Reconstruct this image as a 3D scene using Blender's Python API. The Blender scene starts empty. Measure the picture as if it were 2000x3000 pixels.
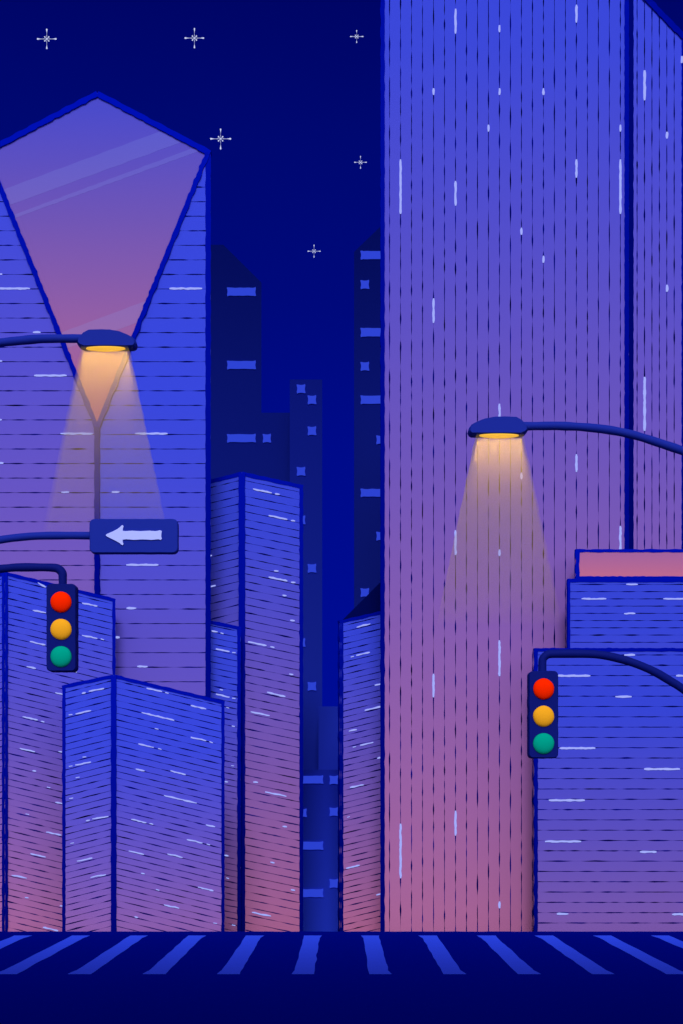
import bpy, bmesh, math, random
from mathutils import Vector, Matrix

# ------------------------------------------------------------------ scene, camera frame
S = bpy.context.scene
COL = S.collection
FOV = 0.8            # frame height / distance
HC = 6.224           # camera height: a footbridge over the near kerb
HY = 2340.0          # horizon row of the 2000 x 3000 frame
LOW = -10.0          # the lower town beyond the raised street
EYE = Vector((0, 0, HC))

def ray(px, py):
    return Vector(((px - 1000) * FOV / 3000, 1.0, (HY - py) * FOV / 3000))

def at(px, py, d):
    return EYE + ray(px, py) * d

def sc(d):
    return FOV * d / 3000

def row_z(py, d):
    return HC + (HY - py) * sc(d)

# ------------------------------------------------------------------ colour
def lin(c):
    out = []
    for v in c:
        v = v / 255.0
        out.append(v / 12.92 if v <= 0.04045 else ((v + 0.055) / 1.055) ** 2.4)
    return tuple(out)

GAIN = 0.93          # albedo per displayed radiance under the sun and sky fill set up below
def alb(c, g=1.0):
    return tuple(min(0.97, v * GAIN * g) for v in lin(c)) + (1.0,)

def lerp(a, b, t):
    return tuple(x + (y - x) * t for x, y in zip(a, b))

def piece(stops, x):
    if x <= stops[0][0]: return stops[0][1]
    for (x0, c0), (x1, c1) in zip(stops, stops[1:]):
        if x <= x1:
            return lerp(c0, c1, (x - x0) / (x1 - x0))
    return stops[-1][1]

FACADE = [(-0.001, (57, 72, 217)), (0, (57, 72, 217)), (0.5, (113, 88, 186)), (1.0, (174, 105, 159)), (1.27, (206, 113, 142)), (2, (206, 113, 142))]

def bsdf(name):
    m = bpy.data.materials.new(name)
    m.use_nodes = True
    b = m.node_tree.nodes['Principled BSDF']
    b.inputs['Roughness'].default_value = 0.85
    b.inputs['Specular IOR Level'].default_value = 0.0
    return m, b

def flat(name, c, g=1.0, emit=None, es=0.0, rough=0.85, spec=0.0, mottle=0.0, mscale=1.0):
    m, b = bsdf(name)
    nt = m.node_tree
    b.inputs['Base Color'].default_value = alb(c, g)
    b.inputs['Roughness'].default_value = rough
    b.inputs['Specular IOR Level'].default_value = spec
    if mottle:
        tc = nt.nodes.new('ShaderNodeTexCoord'); n = nt.nodes.new('ShaderNodeTexNoise')
        n.inputs['Scale'].default_value = mscale; n.inputs['Detail'].default_value = 3
        nt.links.new(tc.outputs['Object'], n.inputs['Vector'])
        r = nt.nodes.new('ShaderNodeValToRGB')
        r.color_ramp.elements[0].position = 0.3; r.color_ramp.elements[1].position = 0.7
        r.color_ramp.elements[0].color = alb(c, g * (1 - mottle)); r.color_ramp.elements[1].color = alb(c, g * (1 + mottle))
        nt.links.new(n.outputs['Fac'], r.inputs['Fac'])
        nt.links.new(r.outputs['Color'], b.inputs['Base Color'])
    if emit:
        b.inputs['Emission Color'].default_value = lin(emit) + (1,)
        b.inputs['Emission Strength'].default_value = es
    return m

def blend(name, z0, z1, fn, g=1.0, root_z=LOW):
    """Colour graded smoothly up the building: fn(k), k = 0 at the foot (z0), 1 at the top (z1)."""
    m, b = bsdf(name)
    nt = m.node_tree
    tc = nt.nodes.new('ShaderNodeTexCoord'); sp = nt.nodes.new('ShaderNodeSeparateXYZ')
    mr = nt.nodes.new('ShaderNodeMapRange')
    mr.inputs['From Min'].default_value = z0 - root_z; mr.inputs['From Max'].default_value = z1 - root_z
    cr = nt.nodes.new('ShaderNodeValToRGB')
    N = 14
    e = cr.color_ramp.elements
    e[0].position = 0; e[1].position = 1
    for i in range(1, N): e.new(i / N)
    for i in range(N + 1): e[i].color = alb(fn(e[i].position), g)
    nt.links.new(tc.outputs['Object'], sp.inputs[0]); nt.links.new(sp.outputs['Z'], mr.inputs['Value'])
    nt.links.new(mr.outputs[0], cr.inputs['Fac']); nt.links.new(cr.outputs['Color'], b.inputs['Base Color'])
    return m

def along(name, y0, y1, stops, g, mottle, mscale):
    """a mottled street surface with shade painted in: paler at the far kerb, darker towards the near one"""
    m, b = bsdf(name)
    nt = m.node_tree
    tc = nt.nodes.new('ShaderNodeTexCoord'); sp = nt.nodes.new('ShaderNodeSeparateXYZ')
    n = nt.nodes.new('ShaderNodeTexNoise'); n.inputs['Scale'].default_value = mscale; n.inputs['Detail'].default_value = 3
    mr = nt.nodes.new('ShaderNodeMapRange'); mr.inputs['From Min'].default_value = y0; mr.inputs['From Max'].default_value = y1
    ad = nt.nodes.new('ShaderNodeMath'); ad.operation = 'MULTIPLY_ADD'; ad.inputs[1].default_value = mottle
    cr = nt.nodes.new('ShaderNodeValToRGB'); e = cr.color_ramp.elements
    e[0].position = 0; e[1].position = 1
    for i in range(1, 6): e.new(i / 6)
    for i in range(7): e[i].color = alb(piece(stops, e[i].position), g)
    nt.links.new(tc.outputs['Object'], sp.inputs[0]); nt.links.new(tc.outputs['Object'], n.inputs['Vector'])
    nt.links.new(sp.outputs['Y'], mr.inputs['Value']); nt.links.new(n.outputs['Fac'], ad.inputs[0]); nt.links.new(mr.outputs[0], ad.inputs[2])
    nt.links.new(ad.outputs[0], cr.inputs['Fac']); nt.links.new(cr.outputs['Color'], b.inputs['Base Color'])
    return m

def facade(name, d, y_top, y_blue, y_rose, g=1.0, white=0.0, y_foot=2760):
    """blue down to row y_blue, rose from row y_rose on"""
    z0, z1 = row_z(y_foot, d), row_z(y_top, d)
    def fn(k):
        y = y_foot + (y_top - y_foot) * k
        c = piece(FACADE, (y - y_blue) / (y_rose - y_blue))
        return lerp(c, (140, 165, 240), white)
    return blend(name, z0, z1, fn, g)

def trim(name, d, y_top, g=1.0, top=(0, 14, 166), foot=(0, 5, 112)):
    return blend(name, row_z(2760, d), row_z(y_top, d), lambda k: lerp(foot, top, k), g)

# ------------------------------------------------------------------ meshes
class Mesh:
    def __init__(self):
        self.v, self.f, self.mi = [], [], []
    def add(self, verts, faces, mi=0):
        o = len(self.v)
        self.v += [Vector(p) for p in verts]
        self.f += [[i + o for i in f] for f in faces]
        self.mi += [mi] * len(faces)
    def build(self, name, mats, parent=None, smooth=False):
        base = parent['_base'] if parent is not None and '_base' in parent else (0, 0, 0)
        base = Vector(base)
        me = bpy.data.meshes.new(name)
        me.from_pydata([tuple(p - base) for p in self.v], [], self.f)
        me.update()
        bm = bmesh.new(); bm.from_mesh(me)
        bmesh.ops.recalc_face_normals(bm, faces=bm.faces)
        bm.to_mesh(me); bm.free()
        for m in (mats if isinstance(mats, (list, tuple)) else [mats]): me.materials.append(m)
        for p, i in zip(me.polygons, self.mi):
            p.material_index = i
            p.use_smooth = smooth
        o = bpy.data.objects.new(name, me)
        COL.objects.link(o)
        if parent is not None:
            o.parent = parent
            o['_base'] = tuple(base)
        return o

def thing(name, label, cat, loc, group=None):
    o = bpy.data.objects.new(name, None)
    o.location = loc
    o.empty_display_size = 0.5
    COL.objects.link(o)
    o['label'] = label; o['category'] = cat; o['_base'] = tuple(loc)
    if group: o['group'] = group
    return o

class Noise:
    def __init__(self, seed, wl=46.0):
        r = random.Random(seed)
        self.k = [(2 * math.pi / (wl * r.uniform(0.45, 1.9)), r.uniform(0, 6.3), r.uniform(0.5, 1.0)) for _ in range(5)]
        self.n = sum(a for _, _, a in self.k) * 0.62
    def __call__(self, x):
        return sum(a * math.sin(w * x + p) for w, p, a in self.k) / self.n

SEED = [11]
def seed():
    SEED[0] += 1
    return SEED[0]

class Plane:
    """an upright or tilted wall plane, addressed by where sight lines meet it"""
    def __init__(self, a, b, c):
        self.p = Vector(a)
        n = (Vector(b) - self.p).cross(Vector(c) - self.p).normalized()
        if n.dot(EYE - self.p) < 0: n = -n
        self.n = n
    def at(self, px, py, t=0.0):
        r = ray(px, py)
        k = (self.p - EYE).dot(self.n) / r.dot(self.n)
        return EYE + r * k + self.n * t

def upright(px0, d0, px1, d1):
    a = at(px0, HY, d0); b = at(px1, HY, d1)
    return Plane(a, b, a + Vector((0, 0, 5)))

def facing(d):
    return upright(900, d, 1100, d)

def resample(pts, step):
    out = [(pts[0][0], pts[0][1], 0.0)]
    L = 0
    for (x0, y0), (x1, y1) in zip(pts, pts[1:]):
        l = math.hypot(x1 - x0, y1 - y0)
        n = max(1, int(round(l / step)))
        for i in range(1, n + 1):
            out.append((x0 + (x1 - x0) * i / n, y0 + (y1 - y0) * i / n, L + l * i / n))
        L += l
    return out

def stroke(mb, pl, pts, hw, wob=0.0, step=12, wl=46, t0=-0.05, t1=0.1, cap=False, var=0.0, mi=0, hw_min=0.25):
    """a raised bar along pts on plane pl; hw = half width; wob = edge waviness; var = waxing and waning of the width"""
    st = resample(pts, step)
    na, nb, nc = Noise(seed(), wl), Noise(seed(), wl), Noise(seed(), wl * 1.7)
    L = st[-1][2]
    rows = []
    for i, (x, y, l) in enumerate(st):
        x0, y0, _ = st[max(0, i - 1)]; x1, y1, _ = st[min(len(st) - 1, i + 1)]
        dl = math.hypot(x1 - x0, y1 - y0) or 1
        nx, ny = -(y1 - y0) / dl, (x1 - x0) / dl
        w = hw * (1 + var * nc(l))
        a = max(hw_min, w + wob * na(l)); b = max(hw_min, w + wob * nb(l))
        if cap and (i == 0 or i == len(st) - 1): a *= 0.62; b *= 0.62
        rows.append(((x + nx * a, y + ny * a), (x - nx * b, y - ny * b)))
    if cap:   # round the ends off with one more station inside each end
        pass
    v, f = [], []
    for a, b in rows:
        v += [pl.at(a[0], a[1], t1), pl.at(b[0], b[1], t1), pl.at(b[0], b[1], t0), pl.at(a[0], a[1], t0)]
    for i in range(len(rows) - 1):
        o = i * 4
        for j in range(4):
            f.append([o + j, o + (j + 1) % 4, o + 4 + (j + 1) % 4, o + 4 + j])
    f.append([0, 1, 2, 3]); o = (len(rows) - 1) * 4
    f.append([o + 3, o + 2, o + 1, o])
    mb.add(v, f, mi)

def wavy(poly, wob, step=10, wl=40, skip=()):
    """resample a closed outline and shake it a little"""
    n = Noise(seed(), wl); out = []
    m = len(poly)
    for i in range(m):
        x0, y0 = poly[i]; x1, y1 = poly[(i + 1) % m]
        l = math.hypot(x1 - x0, y1 - y0); k = max(1, int(l / step))
        for j in range(k):
            u = j / k
            x, y = x0 + (x1 - x0) * u, y0 + (y1 - y0) * u
            a = wob * n(i * 977 + u * l) * math.sin(math.pi * u) ** 0.5 if i not in skip else 0
            out.append((x + a * (y1 - y0) / (l or 1), y - a * (x1 - x0) / (l or 1)))
    return out

def inset(poly, c):
    m = len(poly); out = []
    area = sum(poly[i][0] * poly[(i + 1) % m][1] - poly[(i + 1) % m][0] * poly[i][1] for i in range(m))
    s = 1 if area > 0 else -1
    for i in range(m):
        x0, y0 = poly[i - 1]; x1, y1 = poly[(i + 1) % m]
        l = math.hypot(x1 - x0, y1 - y0) or 1
        out.append((poly[i][0] - s * c * (y1 - y0) / l, poly[i][1] + s * c * (x1 - x0) / l))
    return out

def slab(mb, pl, poly, t0, t1, ch=0.0, cht=0.0, mi=0):
    """the outline poly on plane pl as a solid from t0 to t1, edges eased by ch (in rows) over cht metres"""
    m = len(poly)
    if ch:
        ins = inset(poly, ch)
        rings = [(ins, t0), (poly, t0 + cht), (poly, t1 - cht), (ins, t1)]
    else:
        rings = [(poly, t0), (poly, t1)]
    v, f = [], []
    for pp, t in rings: v += [pl.at(x, y, t) for x, y in pp]
    for r in range(len(rings) - 1):
        for i in range(m):
            j = (i + 1) % m
            f.append([r * m + i, r * m + j, (r + 1) * m + j, (r + 1) * m + i])
    f.append(list(range(m))[::-1]); f.append([(len(rings) - 1) * m + i for i in range(m)])
    mb.add(v, f, mi)

def rounded(x0, y0, x1, y1, r, n=5):
    out = []
    for cx, cy, a0 in ((x1 - r, y0 + r, -90), (x1 - r, y1 - r, 0), (x0 + r, y1 - r, 90), (x0 + r, y0 + r, 180)):
        for i in range(n + 1):
            a = math.radians(a0 + 90 * i / n)
            out.append((cx + r * math.cos(a), cy + r * math.sin(a)))
    return out

def tube(mb, pts, rad, n=14, wob=0.0):
    nz = Noise(seed(), 0.45)
    rings = []; L = 0
    for i, p in enumerate(pts):
        a = pts[max(0, i - 1)]; b = pts[min(len(pts) - 1, i + 1)]
        t = (b - a).normalized()
        u = t.cross(Vector((0, 1, 0)))
        if u.length < 0.05: u = t.cross(Vector((1, 0, 0)))
        u.normalize(); w = t.cross(u)
        if i: L += (p - pts[i - 1]).length
        rr = (rad[i] if isinstance(rad, (list, tuple)) else rad) * (1 + wob * nz(L))
        rings.append([p + (u * math.cos(2 * math.pi * k / n) + w * math.sin(2 * math.pi * k / n)) * rr for k in range(n)])
    v = [p for r in rings for p in r]; f = []
    for i in range(len(rings) - 1):
        for k in range(n):
            f.append([i * n + k, i * n + (k + 1) % n, (i + 1) * n + (k + 1) % n, (i + 1) * n + k])
    f.append(list(range(n))[::-1]); f.append([(len(rings) - 1) * n + k for k in range(n)])
    mb.add(v, f)

def spline(pts, n=10):
    """Catmull-Rom through pts"""
    P = [pts[0] * 2 - pts[1]] + list(pts) + [pts[-1] * 2 - pts[-2]]
    out = []
    for i in range(1, len(P) - 2):
        for k in range(n):
            t = k / n
            a, b, c, d = P[i - 1], P[i], P[i + 1], P[i + 2]
            out.append(0.5 * (2 * b + (c - a) * t + (2 * a - 5 * b + 4 * c - d) * t * t + (3 * b - a - 3 * c + d) * t ** 3))
    out.append(P[-2])
    return out

def shell(mb, tops, mis, roof_mi, z0=LOW, roof=True):
    """closed building volume: tops = roof corners in plan order, mis = material of the wall after each corner"""
    m = len(tops)
    v = [Vector(p) for p in tops] + [Vector((p[0], p[1], z0)) for p in tops]
    mb.add(v, [], 0)
    o = len(mb.v) - 2 * m
    for i in range(m):
        j = (i + 1) % m
        mb.f.append([o + i, o + j, o + m + j, o + m + i]); mb.mi.append(mis[i])
    for i in range(1, m - 1) if roof else ():
        mb.f.append([o, o + i, o + i + 1]); mb.mi.append(roof_mi)
    mb.f.append([o + m + i for i in range(m)]); mb.mi.append(roof_mi)

# ------------------------------------------------------------------ shared materials
M_GLOW = flat('lit window', (20, 25, 60), emit=(166, 176, 255), es=0.93)
M_DIM = blend('dim blue window', LOW, 80, lambda k: (20, 26, 70))
_b = M_DIM.node_tree.nodes['Principled BSDF']
_b.inputs['Emission Color'].default_value = lin((41, 64, 210)) + (1,); _b.inputs['Emission Strength'].default_value = 0.93
M_JOINT = flat('joint', (0, 5, 95), mottle=0.85, mscale=0.55)
M_ROOF = flat('dark roof', (3, 10, 84))

def windows(parent, pl, segs, hw=5.0, dim=None):
    for (x0, y0, x1, y1) in segs:
        mb = Mesh()
        stroke(mb, pl, [(x0, y0), (x1, y1)], hw, wob=0.9, step=7, wl=30, t0=-0.02, t1=0.03, cap=True)
        mb.build('window', M_GLOW, parent)

def zwin(off, f, segs):
    return [(off[0] + a * f, off[1] + b * f, off[0] + c * f, off[1] + d * f) for a, b, c, d in segs]

def joints(parent, pl, lines, hw=1.35, t1=0.006):
    hw *= 0.62
    mb = Mesh()
    for pts in lines:
        stroke(mb, pl, pts, hw, wob=0.3, step=8, wl=44, t0=-0.02, t1=t1, var=1.1, hw_min=0.06)
    return mb.build('cladding_joint', M_JOINT, parent)

def bar(parent, name, pl, pts, hw, mat, t1, wob=1.0, t0=-0.3, wl=46):
    mb = Mesh()
    stroke(mb, pl, pts, hw, wob=wob, step=11, wl=wl, t0=t0, t1=t1 * 0.5)
    return mb.build(name, mat, parent)

FOOT = 2735.0

# ------------------------------------------------------------------ generic corner block (two visible walls meeting at an edge)
def corner_block(name, label, C, L, R, grads, post_mat_y, g=1.0, post_w=8.0, side_w=4.5, parapet_w=5.0,
                 slopes=(0.245, 0.24), pitch=18.9, y_first=10.0, clip_left=None, clip_right=None,
                 draw_left=True, draw_right=True, left_post=True, right_post=True, corner_post=True, double_post=False):
    c, l, r = at(C[0], C[2], C[1]), at(L[0], L[2], L[1]), at(R[0], R[2], R[1])
    back = l + r - c
    root = thing(name, label, 'building', (c.x, c.y, LOW))
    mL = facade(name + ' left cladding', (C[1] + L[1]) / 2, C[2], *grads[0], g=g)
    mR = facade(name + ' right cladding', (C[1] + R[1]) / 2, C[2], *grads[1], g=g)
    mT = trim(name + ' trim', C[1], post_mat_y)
    mb = Mesh()
    shell(mb, [l, c, r, back], [0, 1, 0, 1], 2)
    wall = mb.build('wall', [mL, mR, M_ROOF], root)
    pL, pR = upright(L[0], L[1], C[0], C[1]), upright(C[0], C[1], R[0], R[1])
    if draw_left:
        x0 = L[0] if clip_left is None else clip_left
        ls = []
        y = C[2] + y_first
        while y < FOOT + (C[0] - x0) * slopes[0]:
            ls.append([(x0, y + (C[0] - x0) * slopes[0]), (C[0], y)]); y += pitch
        joints(wall, pL, [clip_foot(q) for q in ls if clip_foot(q)])
        bar(root, 'parapet', pL, [(x0, C[2] + (L[2] - C[2]) * (C[0] - x0) / (C[0] - L[0]) + 4), (C[0], C[2] + 4)], parapet_w, mT, 0.05)
    if draw_right:
        x1 = R[0] if clip_right is None else clip_right
        ls = []
        y = C[2] + y_first
        while y < FOOT:
            ls.append([(C[0], y), (x1, y + (x1 - C[0]) * slopes[1])]); y += pitch
        joints(wall, pR, [clip_foot(q) for q in ls if clip_foot(q)])
        bar(root, 'parapet', pR, [(C[0], C[2] + 4), (x1, C[2] + (R[2] - C[2]) * (x1 - C[0]) / (R[0] - C[0]) + 4)], parapet_w, mT, 0.056)
    if left_post:
        bar(root, 'edge_post', pL, [(L[0] + side_w, L[2]), (L[0] + side_w, FOOT)], side_w, mT, 0.062)
    if right_post:
        bar(root, 'edge_post', pR, [(R[0] - side_w, R[2]), (R[0] - side_w, FOOT)], side_w, mT, 0.068)
    if corner_post:
        pC = facing(C[1])
        if double_post:
            for dx in (-4.6, 4.6):
                bar(root, 'corner_post', pC, [(C[0] + dx, C[2] + 2), (C[0] + dx, FOOT)], 4.0, mT, 0.076, wob=0.9)
        else:
            bar(root, 'corner_post', pC, [(C[0], C[2] + 2), (C[0], FOOT)], post_w, mT, 0.076)
    return root, wall, pL, pR, mT

def clip_foot(q):
    (x0, y0), (x1, y1) = q
    if min(y0, y1) > FOOT: return None
    if y0 > FOOT:
        u = (FOOT - y0) / (y1 - y0); return [(x0 + (x1 - x0) * u, FOOT), (x1, y1)]
    if y1 > FOOT:
        u = (FOOT - y0) / (y1 - y0); return [(x0, y0), (x0 + (x1 - x0) * u, FOOT)]
    return q

Z3 = ((0, 1600), .44643); Z4 = ((0, 2300), .44643); Z6 = ((550, 1350), .38265); Z7 = ((600, 2100), .44643)
Z1 = ((0, 200), .44643); Z2 = ((0, 900), .44643)

# ================================================================== SETTING
def build_setting():
    mb = Mesh()
    mb.add([(-1500, -400, LOW), (1500, -400, LOW), (1500, 2500, LOW), (-1500, 2500, LOW)], [[0, 1, 2, 3]])
    g = mb.build('ground', flat('dark ground', (2, 8, 80), mottle=0.2, mscale=0.05)); g['kind'] = 'structure'
    # the raised street: a deck that stands over the lower town, its far edge slightly uneven
    n = Noise(5, 1.6)
    xs = [-110 + 0.25 * i for i in range(881)]
    v = []
    for x in xs: v.append((x, 60.0 + 0.05 * n(x), 0.0))
    v += [(110, 28, 0.0), (-110, 28, 0.0)]
    m = len(v)
    f = [list(range(m))]
    vv = v + [(a, b, LOW + 0.01) for a, b, _ in v]
    f.append([m + i for i in range(m)][::-1])
    for i in range(m): f.append([i, (i + 1) % m, m + (i + 1) % m, m + i])
    mb = Mesh(); mb.add(vv, f)
    r = mb.build('road', along('night asphalt', 34, 61.5, [(0, (0, 3, 85)), (0.4, (0, 4, 97)), (1, (0, 7, 118))], 1.1, 0.06, 2.2)); r['kind'] = 'structure'
    mb = Mesh()
    x0, x1, y0, y1, h = -110, 110, -60, 27.99, 0.15
    mb.add([(x0, y0, LOW + 0.02), (x1, y0, LOW + 0.02), (x1, y1, LOW + 0.02), (x0, y1, LOW + 0.02), (x0, y0, h), (x1, y0, h), (x1, y1, h), (x0, y1, h)],
           [[0, 1, 2, 3], [4, 5, 6, 7], [0, 1, 5, 4], [1, 2, 6, 5], [2, 3, 7, 6], [3, 0, 4, 7]])
    p = mb.build('pavement', flat('pavement', (10, 20, 110), mottle=0.12, mscale=3)); p['kind'] = 'structure'
    # crosswalk: bars running away from the near kerb
    cw = bpy.data.objects.new('crosswalk', None); COL.objects.link(cw); cw['kind'] = 'structure'; cw['_base'] = (0, 0, 0)
    mw = along('shaded road paint', 44.4, 58.0, [(0, (28, 43, 154)), (0.35, (34, 52, 178)), (1, (43, 70, 219))], 1.1, 0.08, 1.3)  # shade towards the near ends is painted into the bars
    ya, yb = 45.4, 58.15
    for k in range(-7, 7):
        cx = 1.317 + 2.634 * k; hw = 0.357
        nl, nr = Noise(seed(), 4.0), Noise(seed(), 4.0)
        left, right = [], []
        N = 26
        for i in range(N + 1):
            y = ya + (yb - ya) * i / N
            left.append((cx - hw + 0.022 * nl(y), y)); right.append((cx + hw + 0.022 * nr(y), y))
        side = -1 if cx < 0 else 1
        for e, q in ((0, left if side < 0 else right), (N, right if side < 0 else left)):   # the brush's little overrun at two corners
            s2 = -1 if q is left else 1
            x, y = q[e]; q[e] = (x + s2 * 0.10, y)
            x, y = q[1 if e == 0 else N - 1]; q[1 if e == 0 else N - 1] = (x + s2 * 0.06, y)
        pts = left + right[::-1]; m = len(pts)
        mb = Mesh()
        vv = [(x, y, 0.012) for x, y in pts] + [(x, y, 0.004) for x, y in pts]
        f = []
        for i in range(N):
            a, b = i, i + 1; c, d = m - 2 - i, m - 1 - i
            f.append([a, b, c, d]); f.append([m + d, m + c, m + b, m + a])
        for i in range(m): f.append([i, (i + 1) % m, m + (i + 1) % m, m + i])
        mb.add(vv, f)
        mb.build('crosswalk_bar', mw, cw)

# ================================================================== LEFT SIDE
def front_left():
    root, wall, pL, pR, mT = corner_block(
        'corner_block', 'low blue corner block in front, its ridge below the straight-armed traffic light, many lit windows', (334, 62, 1977), (184, 62.9, 2008.5), (658.5, 63.7, 2055),
        ((2180, 2912), (2180, 2912)), 1977, slopes=(0.2525, 0.24), pitch=18.9, y_first=16)
    z3L = [(541,966,564,960),(586,953,685,934),(455,1108,477,1104),(500,1101,600,1079),(546,1385,568,1383),(456,1446,478,1442),(498,1437,599,1417),(501,1520,524,1516),(458,1656,482,1652),(610,1790,714,1774)]
    z4L = [(568,234,591,229),(466,384,487,379),(509,500,608,479),(598,606,697,587)]
    windows(root, pL, zwin(*Z3, z3L) + zwin(*Z4, z4L), 2.0)
    z3R = [(964,932,1065,955),(1086,960,1108,966),(1254,1046,1355,1069),(931,1092,1145,1143),(1018,1196,1041,1203),(1254,1254,1355,1277),(1376,1284,1399,1290),(910,1298,1010,1321),(1040,1328,1062,1333),(892,1463,950,1475),(1121,1474,1220,1500),(1078,1636,1293,1687)]
    z4R = [(863,224,962,248),(983,253,1007,258),(1353,261,1413,274),(1228,357,1330,380),(1358,387,1380,393),(847,432,946,455),(1101,451,1200,475),(928,578,952,583),(1301,669,1402,694),(1026,685,1047,691),(1078,786,1178,808),(885,863,908,869),(1402,905,1425,909)]
    windows(root, pR, zwin(*Z3, z3R) + zwin(*Z4, z4R), 2.0)

def far_left():
    root, wall, pL, pR, mT = corner_block(
        'corner_block', 'slant-roofed block with a doubled corner post, right behind the straight-armed traffic light', (15.5, 64.3, 1676), (-150, 65.4, 1716), (339, 66.0, 1755),
        ((1790, 2740), (1790, 2740)), 1676, slopes=(0.21, 0.239), pitch=18.9, y_first=18, double_post=True)
    z3 = [(250,240,302,270),(540,373,641,394),(217,420,303,438),(540,585,641,606),(663,609,684,615),(198,626,299,649),(177,790,237,803),(477,820,507,828),(365,962,414,973),(149,1119,250,1141),(270,1149,293,1155),(132,1327,232,1350),(386,1348,414,1353),(215,1474,239,1477),(310,1582,332,1586),(365,1680,414,1690),(170,1758,193,1762)]
    z4 = [(305,308,405,329),(202,450,302,473),(78,591,178,610),(166,738,190,741),(395,792,420,797),(284,933,384,956)]
    windows(root, pR, zwin(*Z3, z3) + zwin(*Z4, z4), 2.0)

def crystal_tower():
    dC, dE = 67.0, 69.2
    C, B = (286, dC), 1254.0
    cx, rx, lx = 286, 618, -46
    pL, pR = upright(lx, dE, cx, dC), upright(cx, dC, rx, dE)
    k0, k1, k2 = pR.at(cx, B), pR.at(rx, 450), pL.at(lx, 450)
    pK = Plane(k0, k1, k2)
    apex = pK.at(287, 272)
    root = thing('glass_tower', 'tallest left tower with a big folded kite-shaped violet glass facet rising to a point', 'skyscraper', (k0.x, k0.y, LOW))
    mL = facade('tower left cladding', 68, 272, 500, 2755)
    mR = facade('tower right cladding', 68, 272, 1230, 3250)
    mK = facade('facet glass', 68, 272, 75, 1126, g=0.8)
    mS = facade('facet reflection', 68, 272, 75, 1126, g=0.8, white=0.17)  # paler copy of the facet colour, for reflections painted as bands
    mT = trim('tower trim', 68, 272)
    # shell: two street walls cut back by the facet, two rear walls, a ridge running back from the apex
    cB = Vector((k0.x, k0.y, LOW)); rB = Vector((k1.x, k1.y, LOW)); lB = Vector((k2.x, k2.y, LOW))
    bk = k1 + k2 - k0; bB = Vector((bk.x, bk.y, LOW)); bT = Vector((bk.x, bk.y, apex.z - 0.6))
    mb = Mesh()
    mb.add([k0, k1, apex, k2, cB, rB, lB, bB, bT],
           [[0, 3, 6, 4], [0, 4, 5, 1], [1, 5, 7, 8], [3, 8, 7, 6], [1, 8, 2], [2, 8, 3], [4, 6, 7, 5]], 0)
    mb.mi = [0, 1, 0, 1, 2, 2, 2]
    # the opening of the facet is closed by its own pane
    wall = mb.build('wall', [mL, mR, M_ROOF], root)
    mb = Mesh()
    q = [k0, k1, apex, k2]
    n = pK.n
    mb.add([p + n * 0.0 for p in q] + [p - n * 0.25 for p in q], [[0, 1, 2, 3], [7, 6, 5, 4]] + [[i, (i + 1) % 4, 4 + (i + 1) % 4, 4 + i] for i in range(4)])
    pane = mb.build('glass_facet', mK, root)
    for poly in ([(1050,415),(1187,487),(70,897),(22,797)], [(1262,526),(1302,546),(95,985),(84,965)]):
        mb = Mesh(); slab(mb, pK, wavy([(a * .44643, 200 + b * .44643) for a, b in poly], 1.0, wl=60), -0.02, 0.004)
        mb.build('reflection_band', mS, pane)
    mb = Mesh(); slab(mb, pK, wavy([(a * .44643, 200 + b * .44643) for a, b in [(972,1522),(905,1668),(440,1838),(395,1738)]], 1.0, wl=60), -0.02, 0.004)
    mb.build('reflection_band', mS, pane)
    # storey joints
    ys = [548.2 + 42.62 * i for i in range(52)]
    lj, rj = [], []
    for y in ys:
        if y > FOOT: break
        dx = max(0.0, (B - y) / (B - 450.0)) * 332
        if y > 560: lj.append([(lx, y), (cx - dx, y)])
        rj.append([(cx + dx, y), (rx - 14, y)])
    joints(wall, pL, lj, 1.5); joints(wall, pR, rj, 1.5)
    # edges
    bar(root, 'facet_frame', pK, [(cx, B + 2), (rx - 9, 452)], 7.0, mT, 0.16, wob=1.6)
    bar(root, 'facet_frame', pK, [(cx, B + 2), (lx + 9, 452)], 7.0, mT, 0.168, wob=1.6)
    bar(root, 'roof_edge', pK, [(287, 277), (rx - 1, 451)], 8.0, mT, 0.176, wob=1.6)
    bar(root, 'roof_edge', pK, [(287, 277), (lx + 1, 451)], 8.0, mT, 0.184, wob=1.6)
    bar(root, 'edge_post', pR, [(rx - 7.5, 447), (rx - 7.5, FOOT)], 7.6, mT, 0.064)
    bar(root, 'edge_post', pL, [(lx + 7.5, 447), (lx + 7.5, FOOT)], 7.6, mT, 0.064)
    bar(root, 'corner_post', facing(dC), [(cx, B - 2), (cx, FOOT)], 7.8, trim('tower post', 68, 1100, top=(0, 8, 138), foot=(0, 5, 105)), 0.2)
    zl = zwin(*Z1, [(-30,1351,17,1351),(-60,1446,198,1446),(220,1733,268,1733),(-20,1922,17,1922)]) + zwin(*Z2, [(228,449,440,449),(-20,738,14,738),(401,830,612,830),(-30,1023,25,1023),(406,1214,456,1214)])
    zr = zwin(*Z1, [(1114,1446,1328,1446)]) + zwin(*Z2, [(888,830,1101,830),(735,1213,786,1213),(830,1691,1041,1691),(832,1975,896,1975)]) + zwin(*Z3, [(903,790,970,790),(700,599,787,599)])
    windows(root, pL, zl, 2.7); windows(root, pR, zr, 2.7)

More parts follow.
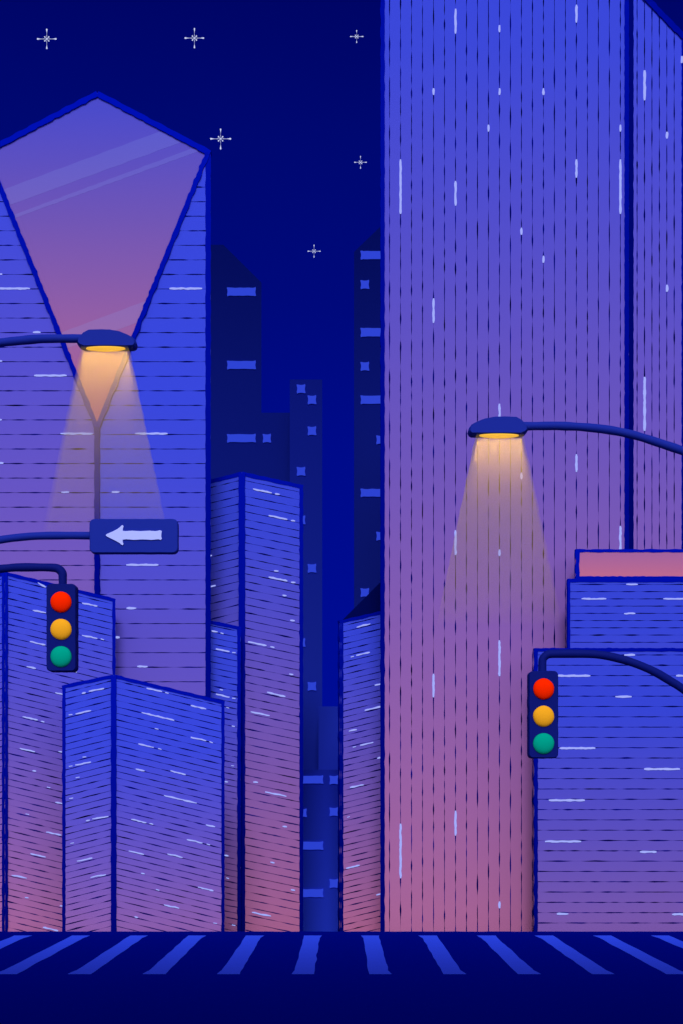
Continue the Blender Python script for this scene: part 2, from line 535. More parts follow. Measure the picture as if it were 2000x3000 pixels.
def narrow_block():
    root, wall, pL, pR, mT = corner_block(
        'corner_block', 'narrow lower block squeezed between the glass tower and the tall block with the slanted ridge', (566, 69.9, 1808), (520, 70.3, 1825), (706, 71.0, 1837),
        ((2000, 2760), (2000, 2760)), 1808, slopes=(0.24, 0.205), pitch=17.6, y_first=14, corner_post=True, left_post=False, side_w=5.0)
    z6 = [(185,1303,231,1310),(253,1318,275,1324),(218,1440,321,1461),(343,1467,368,1470),(247,1751,270,1755),(218,1786,321,1810),(343,1816,367,1820),(297,1888,318,1893),(340,2030,362,2034)]
    z7 = [(180,60,198,64),(175,320,192,323),(130,424,154,428),(130,908,157,913),(142,1057,160,1062),(180,1365,202,1370)]
    windows(root, pR, zwin(*Z6, z6) + zwin(*Z7, z7), 2.1)

def mid_block():
    root, wall, pL, pR, mT = corner_block(
        'corner_block', 'tall blue-to-rose block with a thick corner post, standing right of the glass tower', (709.5, 71.9, 1384), (590, 72.8, 1414), (888.5, 73.4, 1423),
        ((1530, 2650), (1530, 2650)), 1384, slopes=(0.245, 0.21), pitch=22.7, y_first=22, left_post=False, post_w=9.6, side_w=5.2, parapet_w=5.6)
    z6 = [(502,216,645,246),(671,252,705,258),(622,419,764,449),(793,456,823,463),(663,840,696,846),(622,890,764,920),(793,929,826,932),(728,1028,758,1034),(787,1220,820,1226),(464,1386,605,1415),(635,1423,665,1430),(780,1632,810,1637),(610,1772,749,1806),(484,1922,628,1951)]
    z7 = [(320,427,350,431),(398,493,537,521),(512,718,540,723),(432,953,459,959),(567,1134,594,1139),(311,1283,435,1308)]
    windows(root, pR, zwin(*Z6, z6) + zwin(*Z7, z7), 2.2)
    windows(root, pL, zwin(*Z6, [(150,735,188,724),(150,969,216,955)]), 2.2)

# ================================================================== RIGHT SIDE
def big_tower():
    d, dr = 70.0, 72.6
    a, c, r = at(1114, -62, d), at(1840, -52, d), at(1998, 112, dr)
    off = r - at(1840, 112, d)
    off.z = 0
    br = r + Vector((-7.0, 7.0, 0)); bl = a + off + Vector((0.4, 2, 0)); bc = c + Vector((-3, 12, 0))
    root = thing('skyscraper', 'giant tower with vertical lines filling the top right, blue above and rose at its foot', 'skyscraper', (c.x, c.y, LOW))
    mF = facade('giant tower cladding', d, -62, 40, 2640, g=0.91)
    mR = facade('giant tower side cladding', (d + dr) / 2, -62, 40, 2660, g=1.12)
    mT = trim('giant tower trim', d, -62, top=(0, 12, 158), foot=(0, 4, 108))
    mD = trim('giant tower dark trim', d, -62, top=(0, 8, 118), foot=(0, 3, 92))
    mb = Mesh()
    shell(mb, [a, c, r, br, bc, bl], [0, 1, 0, 1, 0, 0], 2)
    wall = mb.build('wall', [mF, mR, M_ROOF], root)
    pF, pR = facing(d), upright(1840, d, 1998, dr)
    F = .58673
    joints(wall, pF, [[(1139.3 + 32.2 * i, -50), (1139.3 + 32.2 * i, FOOT)] for i in range(22)], 1.55)
    joints(wall, pR, [[(1864.4 + 21.75 * i, -20 + 22.4 * i), (1864.4 + 21.75 * i, FOOT)] for i in range(6)], 1.5)
    bar(root, 'edge_post', pF, [(1119, -58), (1119, FOOT)], 6.2, mT, 0.064)
    bar(root, 'corner_post', pF, [(1834, -50), (1834, FOOT)], 6.6, mT, 0.07)
    bar(root, 'corner_post', pR, [(1846.5, -44), (1846.5, FOOT)], 6.6, mD, 0.064)
    bar(root, 'edge_post', pR, [(1996.5, 112), (1996.5, FOOT)], 1.8, mT, 0.052)
    bar(root, 'roof_edge', pR, [(1842, -52), (1999, 110)], 8.0, mT, 0.16, wob=1.5)
    bar(root, 'roof_edge', pF, [(1113, -57), (1842, -52)], 8.0, mT, 0.085)
    def X(zx): return 1139.3 + 32.2 * round((zx - 101) / 54.9)
    seg = [(430,45,168),(650,127,161),(1031,25,113),(320,442,474),(650,442,474),(868,442,474),(593,624,657),(1251,624,657),(155,797,1068),(1031,797,887),(1251,797,1068),(430,905,1027),(758,1138,1172),(867,1278,1312)]
    ws = [(X(z), a0 * F, X(z), b0 * F) for z, a0, b0 in seg]
    ws += [(X(z), 800 + a0 * F, X(z), 800 + b0 * F) for z, a0, b0 in [(319,127,249),(650,653,735),(1031,905,993),(759,997,1029),(1251,1263,1400)]]
    ws += [(1332.5, 1553.6, 1332.5, 1626), (1461.3, 1610, 1461.3, 1629), (1461.3, 1876, 1461.3, 1981), (1332.5, 2375, 1332.5, 2448), (1461.3, 2641, 1461.3, 2661), (1171.5, 2413, 1171.5, 2573), (1268, 1974, 1268, 2043)]
    windows(root, pF, ws, 3.2)
    windows(root, pR, [(1886, 352*F, 1886, 501*F), (1951.6, 659*F, 1951.6, 692*F), (1995, 281*F, 1995, 315*F), (1951.6, 800+59*F, 1951.6, 800+93*F), (1886, 800+519*F, 1886, 800+788*F)], 3.2)

def small_right():
    d0, d1 = 74.0, 75.2
    a, b = at(996.6, 1819, d0), at(1142, 1785, d1)
    off = Vector((1.3, 5.0, 0))
    root = thing('narrow_building', 'narrow building with a dark pitched roof tucked beside the giant tower', 'building', (a.x, a.y, LOW))
    m = facade('narrow cladding', 74.6, 1780, 1890, 2660, g=1.2)
    mT = trim('narrow trim', 74.6, 1780)
    mb = Mesh(); shell(mb, [a, b, b + off, a + off], [0, 0, 0, 0], 1)
    wall = mb.build('wall', [m, M_ROOF], root)
    p = upright(996.6, d0, 1142, d1)
    ls = []
    y = 1834.0
    while y < FOOT + 40:
        q = clip_foot([(1000, y), (1142, y - 142 * 0.242)])
        if q: ls.append(q)
        y += 17.9
    joints(wall, p, ls)
    bar(root, 'parapet', p, [(996, 1822), (1142, 1788.6)], 4.6, mT, 0.052)
    bar(root, 'edge_post', p, [(1000, 1819), (1000, FOOT)], 3.4, mT, 0.064)
    q = upright(996.6, d0 + 0.5, 1142, d1 + 0.5)
    fr = [q.at(*xy) for xy in ((1003, 1835), (1003, 1815), (1142, 1676), (1142, 1800))]
    mb = Mesh(); mb.add(fr + [p + off * 0.8 for p in fr], [[0, 1, 2, 3], [7, 6, 5, 4]] + [[i, (i + 1) % 4, 4 + (i + 1) % 4, 4 + i] for i in range(4)])
    mb.build('roof', M_ROOF, root)
    z6 = [(1288,1274,1391,1248),(1243,1503,1265,1497),(1285,1490,1387,1466),(1426,1719,1478,1708),(1350,1911,1478,1880),(1228,2070,1287,2057)]
    z7 = [(967,200,987,195),(1015,187,1100,168),(1127,273,1155,265),(948,464,1037,446),(930,660,946,655),(923,995,1011,973),(1122,1170,1155,1161)]
    windows(root, p, zwin(*Z6, z6) + zwin(*Z7, z7), 2.1)

def stepped_block():
    d = 67.0
    root = thing('stepped_building', 'stepped building with rose penthouse on top, behind the signal with the curved arm', 'building', (at(1563, HY, d).x, d, LOW))
    mB = facade('stepped base cladding', d, 1890, 2090, 3090, g=0.87)
    mU = facade('stepped upper cladding', d, 1690, 1840, 2840, y_foot=1960, g=0.87)
    mP = facade('penthouse cladding', d, 1600, 1335, 1618, y_foot=1710, g=0.87)
    mT = trim('stepped trim', d, 1600)
    off = Vector((0.7, 1.5, 0))
    def tier(x0, y0, dd, mat, wallname, z0=LOW):
        a, b = at(x0, y0, dd), at(2330, y0, dd)
        mb = Mesh(); shell(mb, [a, b, b + off, a + off], [0, 0, 0, 0], 1, z0)
        return mb.build(wallname, [mat, M_ROOF], root)
    p0, p1, p2 = facing(d), facing(d + 0.6), facing(d + 1.2)
    w0 = tier(1563, 1899, d, mB, 'wall')
    w1 = tier(1661, 1697, d + 0.6, mU, 'upper_wall', row_z(1900, d) - 0.02)
    w2 = tier(1684, 1609, d + 1.2, mP, 'penthouse', row_z(1698, d + 0.6) - 0.02)
    Z = ((1300, 1500), .44643); ZB = ((1300, 2200), .44643)
    joints(w0, p0, [[(1572, 1918.7 + 30.2 * i), (2330, 1918.7 + 30.2 * i)] for i in range(27)], 1.5)
    joints(w1, p1, [[(1667, 1712 + 21.2 * i), (2330, 1712 + 21.2 * i)] for i in range(9)], 1.3)
    for pl, x, y0, y1, w, k in ((p0, 1563, 1899, FOOT, 5.3, 0), (p1, 1660.5, 1697, 1903, 3.9, 0), (p2, 1684, 1609, 1700, 5.8, 0)):
        bar(root, 'edge_post', pl, [(x + w, y0), (x + w, y1)], w, mT, 0.064)
    bar(root, 'parapet', p0, [(1563, 1903.5), (2330, 1903.5)], 5.0, mT, 0.052)
    bar(root, 'parapet', p1, [(1661, 1700.5), (2330, 1700.5)], 5.2, mT, 0.052)
    bar(root, 'parapet', p2, [(1684, 1613.5), (2330, 1613.5)], 4.4, mT, 0.052)
    bar(root, 'base_rail', p2, [(1684, 1693), (2330, 1693)], 4.6, mT, 0.057)
    windows(root, p0, zwin(*Z, [(1180,938,1250,938),(740,1075,957,1075),(1520,1075,1640,1075),(1122,1212,1228,1212),(755,1550,990,1550),(1310,1687,1545,1687)]) +
            zwin(*ZB, [(685,324,921,324),(660,594,897,594),(1283,662,1391,662),(738,1069,813,1069),(1494,1072,1640,1072)]), 3.0)
    windows(root, p1, zwin(*Z, [(1193,475,1268,475),(900,570,1062,570),(1436,570,1640,570),(1179,666,1252,666)]), 2.2)

# ================================================================== FAR TOWERS
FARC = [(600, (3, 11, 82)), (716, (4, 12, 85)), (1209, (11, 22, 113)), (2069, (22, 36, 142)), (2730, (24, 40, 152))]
def far_mat(name, d, stops=FARC, y0=640, g=1.0):  # distant haze painted into the cladding: paler blue towards the foot
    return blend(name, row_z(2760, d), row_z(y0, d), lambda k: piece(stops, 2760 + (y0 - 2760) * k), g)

def pin_window(root, pl, x0, y0, x1, y1):
    """a window with softly flared corners, as in all the far towers"""
    out = []; c = 2.9
    base = [(x0, y0), (x1, y0), (x1, y1), (x0, y1)]
    n = Noise(seed(), 40)
    for i in range(4):
        a, b = base[i], base[(i + 1) % 4]
        l = math.hypot(b[0] - a[0], b[1] - a[1]); k = max(6, int(l / 5))
        inx, iny = -(b[1] - a[1]) / l, (b[0] - a[0]) / l
        for j in range(k):
            u = j / k; s = u * l
            e = min(s, l - s)
            dep = c * min(1.0, e / 11.0) ** 0.8 if l < 40 else c * 0.75 * min(1.0, e / 9.0)
            if l >= 40: dep += 0.5 * n(s)
            if j == 0: dep = 1.6
            x, y = a[0] + (b[0] - a[0]) * u + inx * dep, a[1] + (b[1] - a[1]) * u + iny * dep
            if j == 0:
                x += (0.8 if a[0] == x0 else -0.8); y += 0
            out.append((x, y))
    mb = Mesh(); slab(mb, pl, out, -0.05, 0.08)
    mb.build('window', M_DIM, root)

def far_towers():
    G = 'dark towers far behind'
    def block(root, pts, d, mat, dx, name='wall'):
        tops = [at(x, y, d) for x, y in pts]
        off = Vector((dx * 9, 9, 0))
        back = [p + off for p in tops][::-1]
        mb = Mesh(); shell(mb, tops + back, [0] * len(tops + back), 0, roof=False)
        k = len(tops); o = len(mb.v) - 4 * k
        for i in range(k - 1): mb.f.append([o + i, o + i + 1, o + 2 * k - 2 - i, o + 2 * k - 1 - i]); mb.mi.append(0)
        return mb.build(name, mat, root)
    # chamfered tower with a lower wing
    d = 92.0
    r = thing('dark_tower', 'dark far tower with a chamfered top corner and a lower wing, beside the glass tower', 'skyscraper', (at(700, HY, d).x, d, LOW), G)
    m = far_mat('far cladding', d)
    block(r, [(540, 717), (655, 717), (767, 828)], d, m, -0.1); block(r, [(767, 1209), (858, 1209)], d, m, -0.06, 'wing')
    p = facing(d); pw = p
    for y in (842, 1056.5, 1271): pin_window(r, p, 665, y, 752, y + 26.5)
    pin_window(r, pw, 769.5, 1271, 796.5, 1298)
    # slab in front of it
    d = 88.0
    r = thing('dark_tower', 'slim flat-topped dark tower with scattered small square windows in the middle', 'skyscraper', (at(898, HY, d).x, d, LOW), G)
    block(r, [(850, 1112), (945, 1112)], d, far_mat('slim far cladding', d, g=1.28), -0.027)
    p = facing(d)
    for x, y in ((869, 1126), (901, 1158), (901, 1249), (869, 1367.6), (869, 1510), (901, 1651.5), (869, 1869), (901, 1997)):
        pin_window(r, p, x, y, x + 28, y + 27.5)
    # plain low block
    d = 85.0
    r = thing('low_building', 'plain windowless dark blue block filling the gap above the lowest block', 'building', (at(970, HY, d).x, d, LOW), G)
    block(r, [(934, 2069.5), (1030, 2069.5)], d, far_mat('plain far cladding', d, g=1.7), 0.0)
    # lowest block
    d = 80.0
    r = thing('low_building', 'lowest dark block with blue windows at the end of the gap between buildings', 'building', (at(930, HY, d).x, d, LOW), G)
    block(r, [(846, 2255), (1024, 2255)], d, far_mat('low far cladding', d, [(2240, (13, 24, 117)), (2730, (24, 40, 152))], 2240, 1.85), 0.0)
    p = facing(d)
    for x0, y0, x1, y1 in ((860, 2271, 949.5, 2297.5), (965, 2271, 993, 2299), (873, 2368, 901, 2395), (965, 2364.5, 993, 2392), (860, 2464, 949.5, 2491), (860, 2603, 949.5, 2630), (965, 2574, 993, 2602.5)):
        pin_window(r, p, x0, y0, x1, y1)
    # right one with a sloping top
    d = 99.0
    r = thing('dark_tower', 'dark far tower with a sloping top edge, half hidden by the giant tower', 'skyscraper', (at(1090, HY, d).x, d, LOW), G)
    block(r, [(1035.5, 738), (1160, 618)], d, far_mat('right far cladding', d, y0=600), 0.05)
    p = facing(d)
    for y0, y1 in ((734.5, 761.5), (960, 988), (1158, 1185), (1431, 1457)): pin_window(r, p, 1053, y0, 1141, y1)
    for x, y in ((1053, 820.5), (1053, 1060), (1099, 1275), (1099, 1557), (1053, 1722.5)): pin_window(r, p, x, y, x + 28, y + 27.5)

# ================================================================== STREET LAMPS, SIGN, SIGNALS
M_LAMP = flat('lamp blue paint', (26, 43, 158), g=0.84, rough=0.6, spec=0.02)
M_SIGNAL = flat('signal navy paint', (10, 21, 110), g=0.93, rough=0.6, spec=0.02)
M_LENS = flat('lamp lens', (140, 105, 30), emit=(246, 186, 68), es=0.95)

def beam_mat():
    m = bpy.data.materials.new('lit night mist')
    m.use_nodes = True
    nt = m.node_tree
    for n in list(nt.nodes): nt.nodes.remove(n)
    out = nt.nodes.new('ShaderNodeOutputMaterial')
    pv = nt.nodes.new('ShaderNodeVolumePrincipled')
    pv.inputs['Color'].default_value = BEAM_COL
    tc = nt.nodes.new('ShaderNodeTexCoord'); sp = nt.nodes.new('ShaderNodeSeparateXYZ')
    mr = nt.nodes.new('ShaderNodeMapRange')
    mr.inputs['From Min'].default_value = BEAM_Z[0]; mr.inputs['From Max'].default_value = BEAM_Z[1]
    mr.inputs['To Min'].default_value = 0.0; mr.inputs['To Max'].default_value = 1.0
    pw = nt.nodes.new('ShaderNodeMath'); pw.operation = 'POWER'; pw.inputs[1].default_value = BEAM_POW
    mu = nt.nodes.new('ShaderNodeMath'); mu.operation = 'MULTIPLY'; mu.inputs[1].default_value = BEAM_DENS
    nt.links.new(tc.outputs['Object'], sp.inputs[0]); nt.links.new(sp.outputs['Z'], mr.inputs['Value'])
    nt.links.new(mr.outputs[0], pw.inputs[0]); nt.links.new(pw.outputs[0], mu.inputs[0])
    nt.links.new(mu.outputs[0], pv.inputs['Density']); nt.links.new(pv.outputs[0], out.inputs['Volume'])
    return m

BEAM_COL = (1.0, 0.66, 0.10, 1); BEAM_DENS = 2.5; BEAM_POW = 0.78; BEAM_Z = (0, 1)
LAMP_W = 3.1
LAMP_SPREAD = 27
_beam = {}

def street_lamp(label, cx, lens_y, flip, arm_px, pole_x):
    """cx, lens_y: middle of the lens; flip = +1: arm leaves to the left"""
    global BEAM_Z
    d = 15.0; s = sc(d); pl = facing(d)
    base = Vector((pole_x, d, 0.15))
    root = thing('street_lamp', label, 'street lamp', base, 'street lamps')
    X = lambda u: cx + flip * u
    # head: a long flattened shell, thick at the arm, drawn down at the nose
    prof = [(-84, -14), (-80, -31), (-66, -46), (-50, -54.5), (-20, -55.5), (12, -55), (40, -50), (62, -41), (80, -32), (88, -22), (90.5, -12), (87, -4), (80, 0), (40, 0.6), (0, 0.2), (-62, 0.8), (-76, -5)]
    mb = Mesh(); slab(mb, pl, wavy([(X(u), lens_y + v) for u, v in prof], 0.5, step=9), -0.14, 0.06, ch=5, cht=0.05)
    head = mb.build('lamp_head', M_LAMP, root)
    # lens: shallow bowl under the head
    mb = Mesh(); N, R = 24, 5; rx, rz, ry = 60 * s, 9 * s, 0.07
    c = pl.at(cx, lens_y - 1); v, f = [], []
    for j in range(R + 1):
        a = math.pi / 2 * j / R
        for k in range(N):
            b = 2 * math.pi * k / N
            v.append(c + Vector((rx * math.cos(a) * math.cos(b), ry * math.cos(a) * math.sin(b), -rz * math.sin(a))))
    for j in range(R):
        for k in range(N): f.append([j * N + k, j * N + (k + 1) % N, (j + 1) * N + (k + 1) % N, (j + 1) * N + k])
    f.append(list(range(N)))
    mb.add(v, f); mb.build('lens', M_LENS, head, smooth=True)
    # arm and pole
    pts = [pl.at(x, y) for x, y in arm_px]
    top = pts[-1]
    ext = [Vector((pole_x + (top.x - pole_x) * 0.25, d, top.z - (0.5 if flip > 0 else 1.6))), Vector((pole_x, d, top.z - (1.6 if flip > 0 else 4.0)))]
    if flip < 0:
        dx = pole_x - top.x
        ext = [Vector((top.x + 0.42 * dx, d, top.z - 0.48)), Vector((top.x + 0.78 * dx, d, top.z - 1.35)), Vector((pole_x - 0.04 * dx, d, top.z - 2.7)), Vector((pole_x, d, top.z - 4.2))]
    path = spline(pts + ext, 12)
    mb = Mesh(); tube(mb, path, 12.4 * s, wob=0.05); mb.build('arm', M_LAMP, root, smooth=True)
    mb = Mesh(); tube(mb, [Vector((pole_x, d, 0.17)), Vector((pole_x, d, 3)), Vector((pole_x, d, ext[-1].z + 0.05))], [0.1, 0.085, 0.06]); mb.build('pole', M_LAMP, root, smooth=True)
    mb = Mesh(); tube(mb, [Vector((pole_x, d, 0.15)), Vector((pole_x, d, 0.45)), Vector((pole_x, d, 0.5))], [0.2, 0.2, 0.11], 16); mb.build('pole_base', M_LAMP, root)
    # lit mist under the lens
    y1 = lens_y + 555; hw0, hw1 = 68.5, 183.0
    nl, nr = Noise(seed(), 60), Noise(seed(), 60)
    rows = []
    K = 44
    for i in range(K + 1):
        u = i / K; y = lens_y + 2 + (y1 - lens_y - 2) * u; h = hw0 + (hw1 - hw0) * u
        rows.append((cx - h + 1.6 * nl(y), cx + h + 1.6 * nr(y), y, 0.11 + 0.02 * u))
    v, f = [], []
    for xl, xr, y, t in rows: v += [pl.at(xl, y, t), pl.at(xr, y, t), pl.at(xr, y, -t), pl.at(xl, y, -t)]
    for i in range(K):
        for j in range(4): f.append([i * 4 + j, i * 4 + (j + 1) % 4, i * 4 + 4 + (j + 1) % 4, i * 4 + 4 + j])
    f.append([3, 2, 1, 0]); f.append([K * 4 + j for j in range(4)])
    BEAM_Z = (pl.at(cx, y1).z - base.z, pl.at(cx, lens_y).z - base.z)
    mb = Mesh(); mb.add(v, f); mb.build('light_beam', beam_mat(), root)
    # the lamp itself: a row of modules under the lens, each turned a little further outward
    for u in range(-4, 5):
        L = bpy.data.lights.new('lamp light', 'AREA'); L.shape = 'RECTANGLE'; L.size = 14.5 * s; L.size_y = 0.16
        L.energy = LAMP_W / 9; L.color = (1.0, 0.82, 0.45); L.spread = math.radians(LAMP_SPREAD)
        lo = bpy.data.objects.new('lamp_light', L); COL.objects.link(lo); lo.parent = root
        lo.location = pl.at(cx + u * 14.2, lens_y + 13) - base
        lo.rotation_euler = (0, -math.radians(u * 2.5), 0)

def arrow_sign():
    d = 13.8; s = sc(d); pl = facing(d)
    px = -5.1
    root = thing('arrow_sign', 'blue street sign with a pale arrow pointing left, held out on a long arm', 'sign', (px, d, 0.15))
    mb = Mesh(); slab(mb, pl, wavy(rounded(262.5, 1519.5, 522, 1620, 15), 0.7, step=12), -0.1, 0.0, ch=2.5, cht=0.012)
    board = mb.build('sign_board', M_LAMP, root)
    a = [(697,1498),(704,1490),(744,1473),(772,1458),(789,1446),(801,1434),(808,1432),(814,1438),(809,1455),(808,1468),(822,1471),(870,1468),(925,1471),(985,1468),(1025,1471),(1046,1467),(1054,1465),(1065,1471),(1062,1485),(1061,1505),(1065,1520),(1058,1528),(1042,1524),(1000,1528),(940,1525),(880,1528),(830,1524),(808,1527),(808,1540),(814,1556),(808,1563),(799,1559),(786,1547),(768,1537),(740,1523),(705,1506)]
    mb = Mesh(); slab(mb, pl, [(x * .44643, 900 + y * .44643) for x, y in a], -0.005, 0.012)
    mb.build('arrow', flat('pale arrow paint', (166, 176, 255), g=1.05), board)
    pts = [pl.at(268, 1564.5), pl.at(200, 1564), pl.at(110, 1565), pl.at(50, 1569.5), pl.at(0, 1576), pl.at(-120, 1596)]
    ext = [Vector((px + 0.1, d, pts[-1].z - 0.2)), Vector((px, d, pts[-1].z - 0.6))]
    mb = Mesh(); tube(mb, [p + Vector((0, 0.09, 0)) for p in spline(pts + ext, 10)], 11.6 * s, wob=0.05); mb.build('arm', M_LAMP, root, smooth=True)
    mb = Mesh(); tube(mb, [Vector((px, d + 0.09, 0.15)), Vector((px, d + 0.09, 4)), Vector((px, d + 0.09, ext[-1].z + 0.08))], [0.1, 0.08, 0.055]); mb.build('pole', M_LAMP, root, smooth=True)

def signal(label, hx0, hy0, hx1, hy1, lights, arm_px, pole_x, d=13.2):
    s = sc(d); pl = facing(d)
    root = thing('traffic_signal', label, 'traffic light', (pole_x, d, 0.15), 'traffic signals')
    mb = Mesh(); slab(mb, pl, wavy(rounded(hx0, hy0, hx1, hy1, 13), 0.8, step=12), -0.17, -0.02, ch=2.5, cht=0.015)
    box = mb.build('housing', M_SIGNAL, root)
    spec = (('red lens', (216, 32, 0), (120, 8, 0), 0.06), ('amber lens', (198, 138, 28), (150, 92, 4), 0.3), ('green lens', (0, 128, 112), (0, 90, 62), 0.35))
    for (cx, cy), (nm, c, e, es) in zip(lights, spec):
        n = Noise(seed(), 2.2)
        mb = Mesh(); N, R = 36, 7
        v, f = [], []
        cc = pl.at(cx, cy, -0.02)
        for j in range(R):
            a = math.pi / 2 * j / R
            for k in range(N):
                b = 2 * math.pi * k / N
                rr = 31.2 * s * (1 + 0.014 * n(b)) * math.cos(a)
                v.append(cc + Vector((rr * math.cos(b), -0.05 * math.sin(a), rr * math.sin(b))))
        v.append(cc + Vector((0, -0.05, 0)))
        for j in range(R - 1):
            for k in range(N): f.append([j * N + k, j * N + (k + 1) % N, (j + 1) * N + (k + 1) % N, (j + 1) * N + k])
        for k in range(N): f.append([(R - 1) * N + k, (R - 1) * N + (k + 1) % N, R * N])
        f.append(list(range(N)))
        mb.add(v, f)
        o = mb.build('signal_lens', flat(nm, c, g=1.25, emit=e, es=es, rough=0.7), box, smooth=True)
        o['label'] = nm
    pts = [pl.at(x, y, -0.1) for x, y in arm_px]
    path = spline(pts, 10)
    side = -1 if pole_x < 0 else 1
    e = path[-1]
    path += spline([e, Vector((e.x + (pole_x - e.x) * 0.6, d, e.z - (0.15 if side < 0 else 0.9))), Vector((pole_x, d, e.z - (0.6 if side < 0 else 2.6)))], 8)[1:]
    mb = Mesh(); tube(mb, path, 12.4 * s, wob=0.04); mb.build('arm', M_SIGNAL, root, smooth=True)
    mb = Mesh(); tube(mb, [Vector((pole_x, d, 0.15)), Vector((pole_x, d, 3)), Vector((pole_x, d, path[-1].z + 0.05))], [0.1, 0.085, 0.06]); mb.build('pole', M_SIGNAL, root, smooth=True)

# ================================================================== STARS
def stars():
    m = flat('starlight', (40, 45, 70), emit=(212, 220, 255), es=0.95)
    D = 420.0; pl = facing(D)
    for (x, y, r, lab) in ((138, 114, 29, 'star at the far end of the top row, above the glass tower roof'), (570.6, 111.5, 29, 'star in the middle of the top row of three'),
                      (1043, 107, 19, 'small star of the top row, beside the edge of the giant tower'), (647.3, 406.6, 30, 'larger star just above the shoulder of the glass tower'),
                      (1054.3, 475.5, 18.5, 'small star close beside the giant tower, below the top row'), (921, 736, 18.5, 'lowest star, alone in the gap between the dark towers')):
        mb = Mesh(); c = pl.at(x, y)
        rnd = random.Random(int(x))
        def arm(ang, R, tip):
            ca, sa = math.cos(ang), math.sin(ang)
            prof = [(0.0, 0.014), (0.10, 0.010), (0.18, 0.005), (0.3, 0.018), (0.4, 0.006), (0.52, 0.005), (0.66, 0.014), (0.8, tip * 0.55), (0.92, tip), (0.98, tip * 0.85), (1.0, tip * 0.45)]
            if R < 0.6 * r: prof = [(0.0, 0.03), (0.3, 0.02), (0.55, 0.03), (0.8, tip), (0.95, tip * 0.9), (1.0, tip * 0.4)]
            v, f = [], []
            for u, w in prof:
                w = w * (1 + rnd.uniform(-.15, .15))
                p = (x + R * u * ca, y + R * u * sa); q = (-sa * R * w, ca * R * w)
                for sx, t in ((1, 0.06), (-1, 0.06), (-1, -0.06), (1, -0.06)):
                    v.append(pl.at(p[0] + sx * q[0], p[1] + sx * q[1], t))
            n = len(prof)
            for i in range(n - 1):
                for j in range(4): f.append([i * 4 + j, i * 4 + (j + 1) % 4, i * 4 + 4 + (j + 1) % 4, i * 4 + 4 + j])
            f.append([0, 1, 2, 3]); f.append([(n - 1) * 4 + j for j in (3, 2, 1, 0)])
            mb.add(v, f)
        for k in range(4): arm(math.pi / 2 * k, r * (1 + rnd.uniform(-.03, .03)), 0.07)
        for k in range(4): arm(math.pi / 4 + math.pi / 2 * k, r * 0.34, 0.17)
        mb.v = [p for p in mb.v]
        o = mb.build('star', m)
        o['label'] = lab; o['category'] = 'star'; o['group'] = 'stars in the night sky'
        me = o.data
        me.transform(Matrix.Translation(-c)); o.location = c

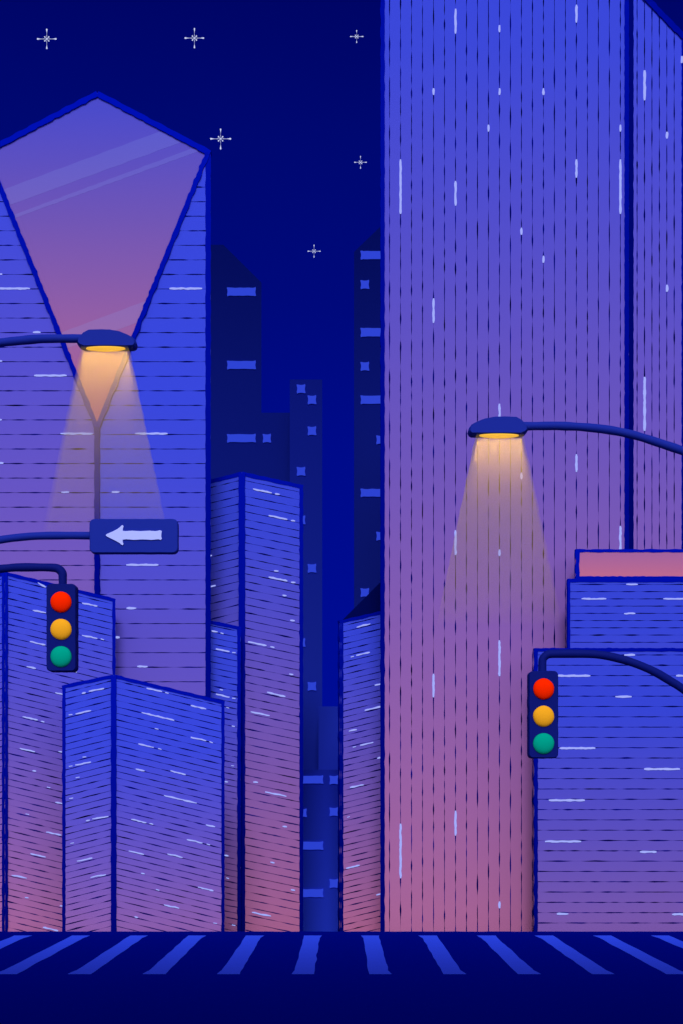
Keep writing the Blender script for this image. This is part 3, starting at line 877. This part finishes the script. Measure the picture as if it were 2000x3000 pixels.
# ================================================================== LIGHT, SKY, CAMERA
def light_and_camera():
    w = bpy.data.worlds.new('World'); S.world = w; w.use_nodes = True
    nt = w.node_tree
    bg = nt.nodes['Background']
    tc = nt.nodes.new('ShaderNodeTexCoord'); sp = nt.nodes.new('ShaderNodeSeparateXYZ')
    cr = nt.nodes.new('ShaderNodeValToRGB')
    def el(y):
        t = (HY - y) * FOV / 3000
        return t / math.hypot(1, t)
    st = [(2340, (0, 13, 150)), (1900, (0, 12, 148)), (1300, (0, 11, 138)), (900, (0, 9, 124)), (400, (0, 8, 113)), (0, (0, 5, 102))]
    e = cr.color_ramp.elements
    e[0].position = 0; e[1].position = el(0)
    for y, c in st[1:-1]: e.new(el(y))
    for i, (y, c) in enumerate(st): e[i].color = lin(c) + (1,)
    nt.links.new(tc.outputs['Generated'], sp.inputs[0]); nt.links.new(sp.outputs['Z'], cr.inputs['Fac'])
    # added fill: the sky behind the viewer is brightened to light the fronts evenly
    mr = nt.nodes.new('ShaderNodeMapRange'); mr.interpolation_type = 'SMOOTHSTEP'
    mr.inputs['From Min'].default_value = -0.05; mr.inputs['From Max'].default_value = -0.6
    mr.inputs['To Min'].default_value = 0; mr.inputs['To Max'].default_value = 1
    nt.links.new(sp.outputs['Y'], mr.inputs['Value'])
    mx = nt.nodes.new('ShaderNodeMix'); mx.data_type = 'RGBA'
    nt.links.new(mr.outputs[0], mx.inputs[0]); nt.links.new(cr.outputs['Color'], mx.inputs[6])
    mx.inputs[7].default_value = (GLOW, GLOW, GLOW, 1)
    nt.links.new(mx.outputs[2], bg.inputs['Color'])
    bg.inputs['Strength'].default_value = 1.0
    L = bpy.data.lights.new('sun', 'SUN'); L.energy = SUN; L.angle = math.radians(SUN_ANGLE); L.color = (1, 1, 1)
    o = bpy.data.objects.new('sun', L); COL.objects.link(o)
    o.rotation_euler = (math.radians(90 - SUN_EL), 0, math.radians(-SUN_AZ))
    o.location = (0, -30, 60)
    cam = bpy.data.cameras.new('camera')
    cam.sensor_fit = 'VERTICAL'; cam.sensor_height = 36; cam.lens = 36 / FOV
    cam.shift_y = (HY - 1500) / 3000
    cam.clip_start = 0.1; cam.clip_end = 4000
    co = bpy.data.objects.new('camera', cam); COL.objects.link(co)
    co.location = EYE; co.rotation_euler = (math.radians(90), 0, 0)
    S.camera = co

SUN, SUN_EL, SUN_ANGLE, SUN_AZ = 2.1, 40, 16, 2
GLOW = 1.28

build_setting()
front_left(); far_left(); crystal_tower(); narrow_block(); mid_block()
big_tower(); small_right(); stepped_block(); far_towers()
street_lamp('street lamp whose arm comes in from the left, shining down beside the arrow sign', 311, 1021, 1,
            [(252, 992), (200, 992), (120, 993), (60, 998), (0, 1004), (-100, 1016)], -5.9)
street_lamp('street lamp on a long curved neck from the right, shining on the giant tower', 1460, 1276, -1,
            [(1530, 1249), (1590, 1248), (1640, 1248), (1714, 1252), (1790, 1261), (1860, 1276), (1930, 1298), (2000, 1322), (2080, 1356)], 5.9)
arrow_sign()
signal('traffic light hanging from a straight arm at the left, above the low corner block', 135, 1708.5, 222, 1966, [(178.6, 1763), (178.6, 1843), (178.6, 1923)],
       [(178.6, 1712), (178.6, 1690), (177, 1674), (166, 1662), (148, 1658), (100, 1657), (40, 1657.5), (0, 1661), (-80, 1668)], -5.2)
signal('traffic light hanging from a curved arm at the right, in front of the stepped building', 1548.5, 1964.5, 1635, 2221, [(1591.5, 2018), (1591.5, 2098), (1591.5, 2178)],
       [(1591.5, 1968), (1591.5, 1945), (1593, 1928), (1604, 1916), (1622, 1912.5), (1690, 1912), (1750, 1914), (1800, 1922), (1860, 1939), (1920, 1964), (1970, 1993), (2000, 2012), (2060, 2058)], 5.2)
stars()
light_and_camera()

S.view_settings.view_transform = 'Standard'; S.view_settings.look = 'None'
S.view_settings.exposure = 0.0; S.view_settings.gamma = 1.0; S.view_settings.use_curve_mapping = False
S.cycles.max_bounces = 6; S.cycles.use_denoising = True
S.cycles.volume_step_rate = 1.0
for o in bpy.data.objects:
    if '_base' in o: del o['_base']
